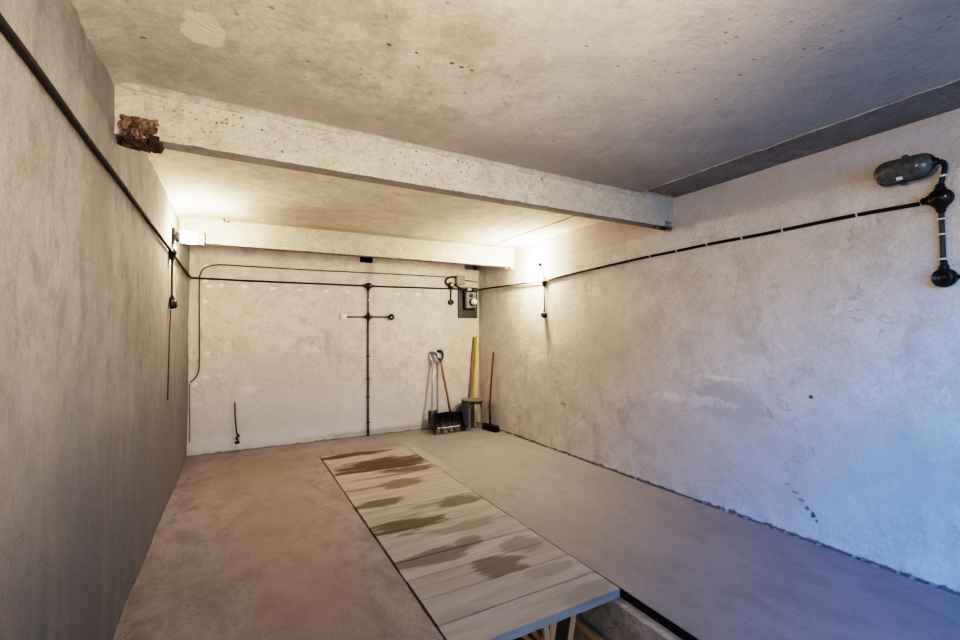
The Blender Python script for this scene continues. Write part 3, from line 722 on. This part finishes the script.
# black snow shovel with wooden shaft
t = thing('snow_shovel', 'black snow shovel with a wooden shaft against the back wall', 'shovel', (3.03, 5.555, 0))
A = Vector((.095, .17, .19)); B = Vector((.030, .375, 1.00))
bm = nb(); rows = []
nx, nz = 14, 12
for i in range(nx+1):
    u = -1+2*i/nx; row = []
    for j in range(nz+1):
        v = j/nz
        wd = .225 - .018*v
        lean = math.radians(22)
        zz = .008 + .275*v*math.cos(lean)
        yy = .0 + .275*v*math.sin(lean) + .045*math.sin(v*PI*.9)*(1-.35*u*u)
        rib = .006*(1 if i % 3 == 0 else 0)
        row.append(bm.verts.new((u*wd, yy-rib, zz - .018*(u*u)*(v > .9) + .012*(1-u*u)*(v > .9))))
    rows.append(row)
for a, b in zip(rows, rows[1:]):
    for k in range(nz): bm.faces.new((a[k], b[k], b[k+1], a[k+1]))
r = bmesh.ops.solidify(bm, geom=bm.faces[:], thickness=.007)
bl = obj('blade', bm, M_black, t, smooth=False)
for s in (-1, 1):
    bm = nb(); P = []
    for j in range(9):
        v = j/8; lean = math.radians(22); wd = .225-.018*v
        P.append((s*wd, .275*v*math.sin(lean) + .045*math.sin(v*PI*.9)*.65, .008+.275*v*math.cos(lean), .015+.055*math.sin(min(1, v*1.15)*PI*.5)))
    rows = [[bm.verts.new((p[0]+s*.004, p[1]+.012, p[2])), bm.verts.new((p[0]+s*.008, p[1]-p[3], p[2])), bm.verts.new((p[0], p[1]-p[3], p[2])), bm.verts.new((p[0]-s*.004, p[1]+.004, p[2]))] for p in P]
    for a, b in zip(rows, rows[1:]):
        for k in range(4): bm.faces.new((a[k], a[(k+1) % 4], b[(k+1) % 4], b[k]))
    bm.faces.new(rows[0]); bm.faces.new(rows[-1][::-1]); obj('side_wall', bm, M_black, bl)
bm = nb(); rows = []
for i in range(41):
    x = -.17+.34*i/40; w_ = .004 + .0035*fbm(x, 1, 0, 30); z = .078 + .004*fbm(x, 2, 0, 12) + .02*abs(x)
    rows.append((bm.verts.new((x, .034, z-w_)), bm.verts.new((x, .036, z+w_))))
for a, b in zip(rows, rows[1:]): bm.faces.new((a[0], b[0], b[1], a[1]))
k = obj('scuff_line', bm, M_clip, bl); k['label'] = 'pale scuffed line across the blade'
bm = nb(); lathe(bm, [(.030, -.10), (.026, 0), (.020, .07)], 14, along(A, B-A)); obj('shaft_socket', bm, M_black, t, smooth=True)
bm = nb(); tube(bm, [A, A.lerp(B, .35)+Vector((.004, 0, 0)), A.lerp(B, .7)+Vector((-.003, 0, 0)), B], [.016, .0165, .0165, .015], 12); obj('shaft', bm, M_wood, t, smooth=True)
dgrip(t, M_black, M_black, along(B, B-A))
# grey metal-shafted spade behind it
t = thing('garden_spade', 'spade with grey metal shaft behind the black snow shovel', 'spade', (2.905, 5.835, 0))
A = Vector((-.02, .0, .26)); B = Vector((.045, .10, .985))
bm = nb(); rows = []
for i in range(9):
    u = -1+i/4; rows.append([bm.verts.new((u*.072*(1-.25*max(0, .25-v)*4) + .012, .02 - .012*(1-u*u)+.03*v, .006+.27*v + .02*(u*u)*(v == 0))) for v in (0, .25, .5, .75, 1)])
for a, b in zip(rows, rows[1:]):
    for k in range(4): bm.faces.new((a[k], b[k], b[k+1], a[k+1]))
bmesh.ops.solidify(bm, geom=bm.faces[:], thickness=.004); obj('blade', bm, M_spade, t, smooth=False)
bm = nb(); tube(bm, [A-Vector((0, -.01, .08)), A, A.lerp(B, .5), B], [.020, .016, .0145, .0145], 12); obj('shaft', bm, M_steel, t, smooth=True)
dgrip(t, M_steel, M_steel, along(B, B-A))

# stool with round seat
t = thing('wooden_stool', 'small worn wooden stool with a thin round seat', 'stool', (3.415, 5.62, 0), .2)
bm = nb(); lathe(bm, [(0, .408), (.152, .408), (.160, .412), (.160, .424), (.154, .428), (0, .428)], 32); obj('seat', bm, M_stool, t)
for k, (x, y) in enumerate(((-.10, -.06), (.095, -.075), (.09, .10), (-.09, .11))):
    bm = nb(); tube(bm, [(x*1.12, y*1.12, .0), (x, y, .408)], [.017, .021], 4); obj('leg', bm, M_stool, t)
bm = nb(); tube(bm, [(-.10, -.06, .375), (.095, -.075, .375)], .013, 4); obj('seat_rail', bm, M_stool, t)
bm = nb(); tube(bm, [(-.09, .11, .375), (.09, .10, .375)], .013, 4); obj('seat_rail', bm, M_stool, t)
# round blue-grey lid leaning on the wall behind the stool
t = thing('round_metal_tray', 'round blue grey metal tray leaning on back wall behind stool', 'tray', (3.36, 5.81, .0), .0)
Ml = Matrix.Translation((0, .0, .178)) @ Matrix.Rotation(math.radians(-76), 4, 'X').inverted()
bm = nb(); lathe(bm, [(0, .0), (.150, .0), (.155, .006), (.172, .006), (.176, .0), (.176, -.022), (.170, -.022), (.168, -.004), (0, -.006)], 40, Ml); obj('tray_disc', bm, M_bluegrey, t, smooth=False)
bm = nb(); tube(bm, [Ml @ Vector(p) for p in smooth_path([(-.04, 0, .0), (-.035, 0, .025), (.035, 0, .025), (.04, 0, .0)], 4)], .006, 8); obj('tray_handle', bm, M_bluegrey, t)
# yellow plank
stick('yellow_plank', (3.535, 5.80, .003), (3.672, 5.955, 1.31), .042, .020, M_yellow, 'tall pale yellow plank leaning in the back right corner', 'plank', None, -.55)
stick('wooden_stick', (3.49, 5.945, .003), (3.626, 5.969, 1.30), .026, .020, M_wood, 'tall thin brown stick just left of the yellow plank', 'stick', None, -.3)
# broom
t = thing('push_broom', 'broom with long dark handle leaning on right wall', 'broom', (3.585, 5.42, 0))
Mb = Matrix.Rotation(math.radians(-80), 4, 'Z')
bm = nb(); box(bm, -.16, .16, -.030, .030, .062, .092, Mb); obj('broom_head', bm, M_darkwood, t, bevel=.006)
bm = nb()
for i in range(22):
    for j in range(5):
        x = -.15+.3*i/21; y = -.026+.052*j/4
        tube(bm, [Mb @ Vector((x*1.03+rj.uniform(-.004, .004), y*1.35+rj.uniform(-.004, .004), 0.001)), Mb @ Vector((x, y, .064))], [.004, .006], 5)
o = obj('bristles', bm, M_bristle, t); o['kind'] = 'stuff'
bm = nb(); tube(bm, [(0, 0, .075), (.012, .03, .35), (.13, .115, 1.085)], [.014, .0135, .0125], 10); obj('handle', bm, M_darkwood, t, smooth=True)

# ------------------------------------------------------------------ light
def light(name, kind, loc, energy, col, **kw):
    l = bpy.data.lights.new(name, kind); l.energy = energy; l.color = col
    for k, v in kw.items(): setattr(l, k, v)
    o = bpy.data.objects.new(name, l); o.location = loc; C.objects.link(o); return o
def aim(o, tgt): o.rotation_euler = (Vector(tgt)-o.location).to_track_quat('-Z', 'Y').to_euler()
o = light('sky_light', 'AREA', (-2.2, -3.2, 3.75), 620, (.0, .27, 1.0), shape='DISK', size=1.7); aim(o, (3.4, 1.2, .6))
o = light('doorway_daylight', 'AREA', (1.5, -3.0, 1.5), 85, (.40, .66, 1.0), shape='RECTANGLE', size=2.8, size_y=2.0); aim(o, (1.85, 4, 1.25))
o = light('work_lamp', 'SPOT', (1.15, -.25, .9), 400, (1.0, .76, .50), shadow_soft_size=.25, spot_size=1.95, spot_blend=1.0); aim(o, (.6, 1.6, 2.5))  # added unseen warm fill for the front beam, ceiling and upper left wall
o = light('side_lamp', 'SPOT', (.30, .45, 1.95), 95, (1.0, .74, .50), shadow_soft_size=.10, spot_size=1.15, spot_blend=1.0); aim(o, (3.7, 1.75, 2.25))
light('pit_lamp', 'POINT', (1.62, 1.50, -.75), 3.5, (1.0, .72, .42), shadow_soft_size=.04)
w = bpy.data.worlds.new('world'); bpy.context.scene.world = w; w.use_nodes = True
w.node_tree.nodes['Background'].inputs[0].default_value = (.55, .72, 1.0, 1); w.node_tree.nodes['Background'].inputs[1].default_value = .9

# ------------------------------------------------------------------ camera
cam = bpy.data.cameras.new('camera'); co = bpy.data.objects.new('camera', cam); C.objects.link(co)
R_ = Vector((.87776128, -.47902583, -.00833039)); U_ = Vector((-.00757959, -.03127004, .99948223)); F_ = Vector((.4790383, .87724366, .03107845))
M = Matrix((R_, U_, -F_)).transposed().to_4x4(); M.translation = (.47691, 0, 1.35)
co.matrix_world = M
cam.sensor_width = 36; cam.lens = 445.16/960*36; cam.clip_start = .05
bpy.context.scene.camera = co
vs_ = bpy.context.scene.view_settings
vs_.view_transform = 'Filmic'; vs_.look = 'Very High Contrast'; vs_.exposure = 0.08
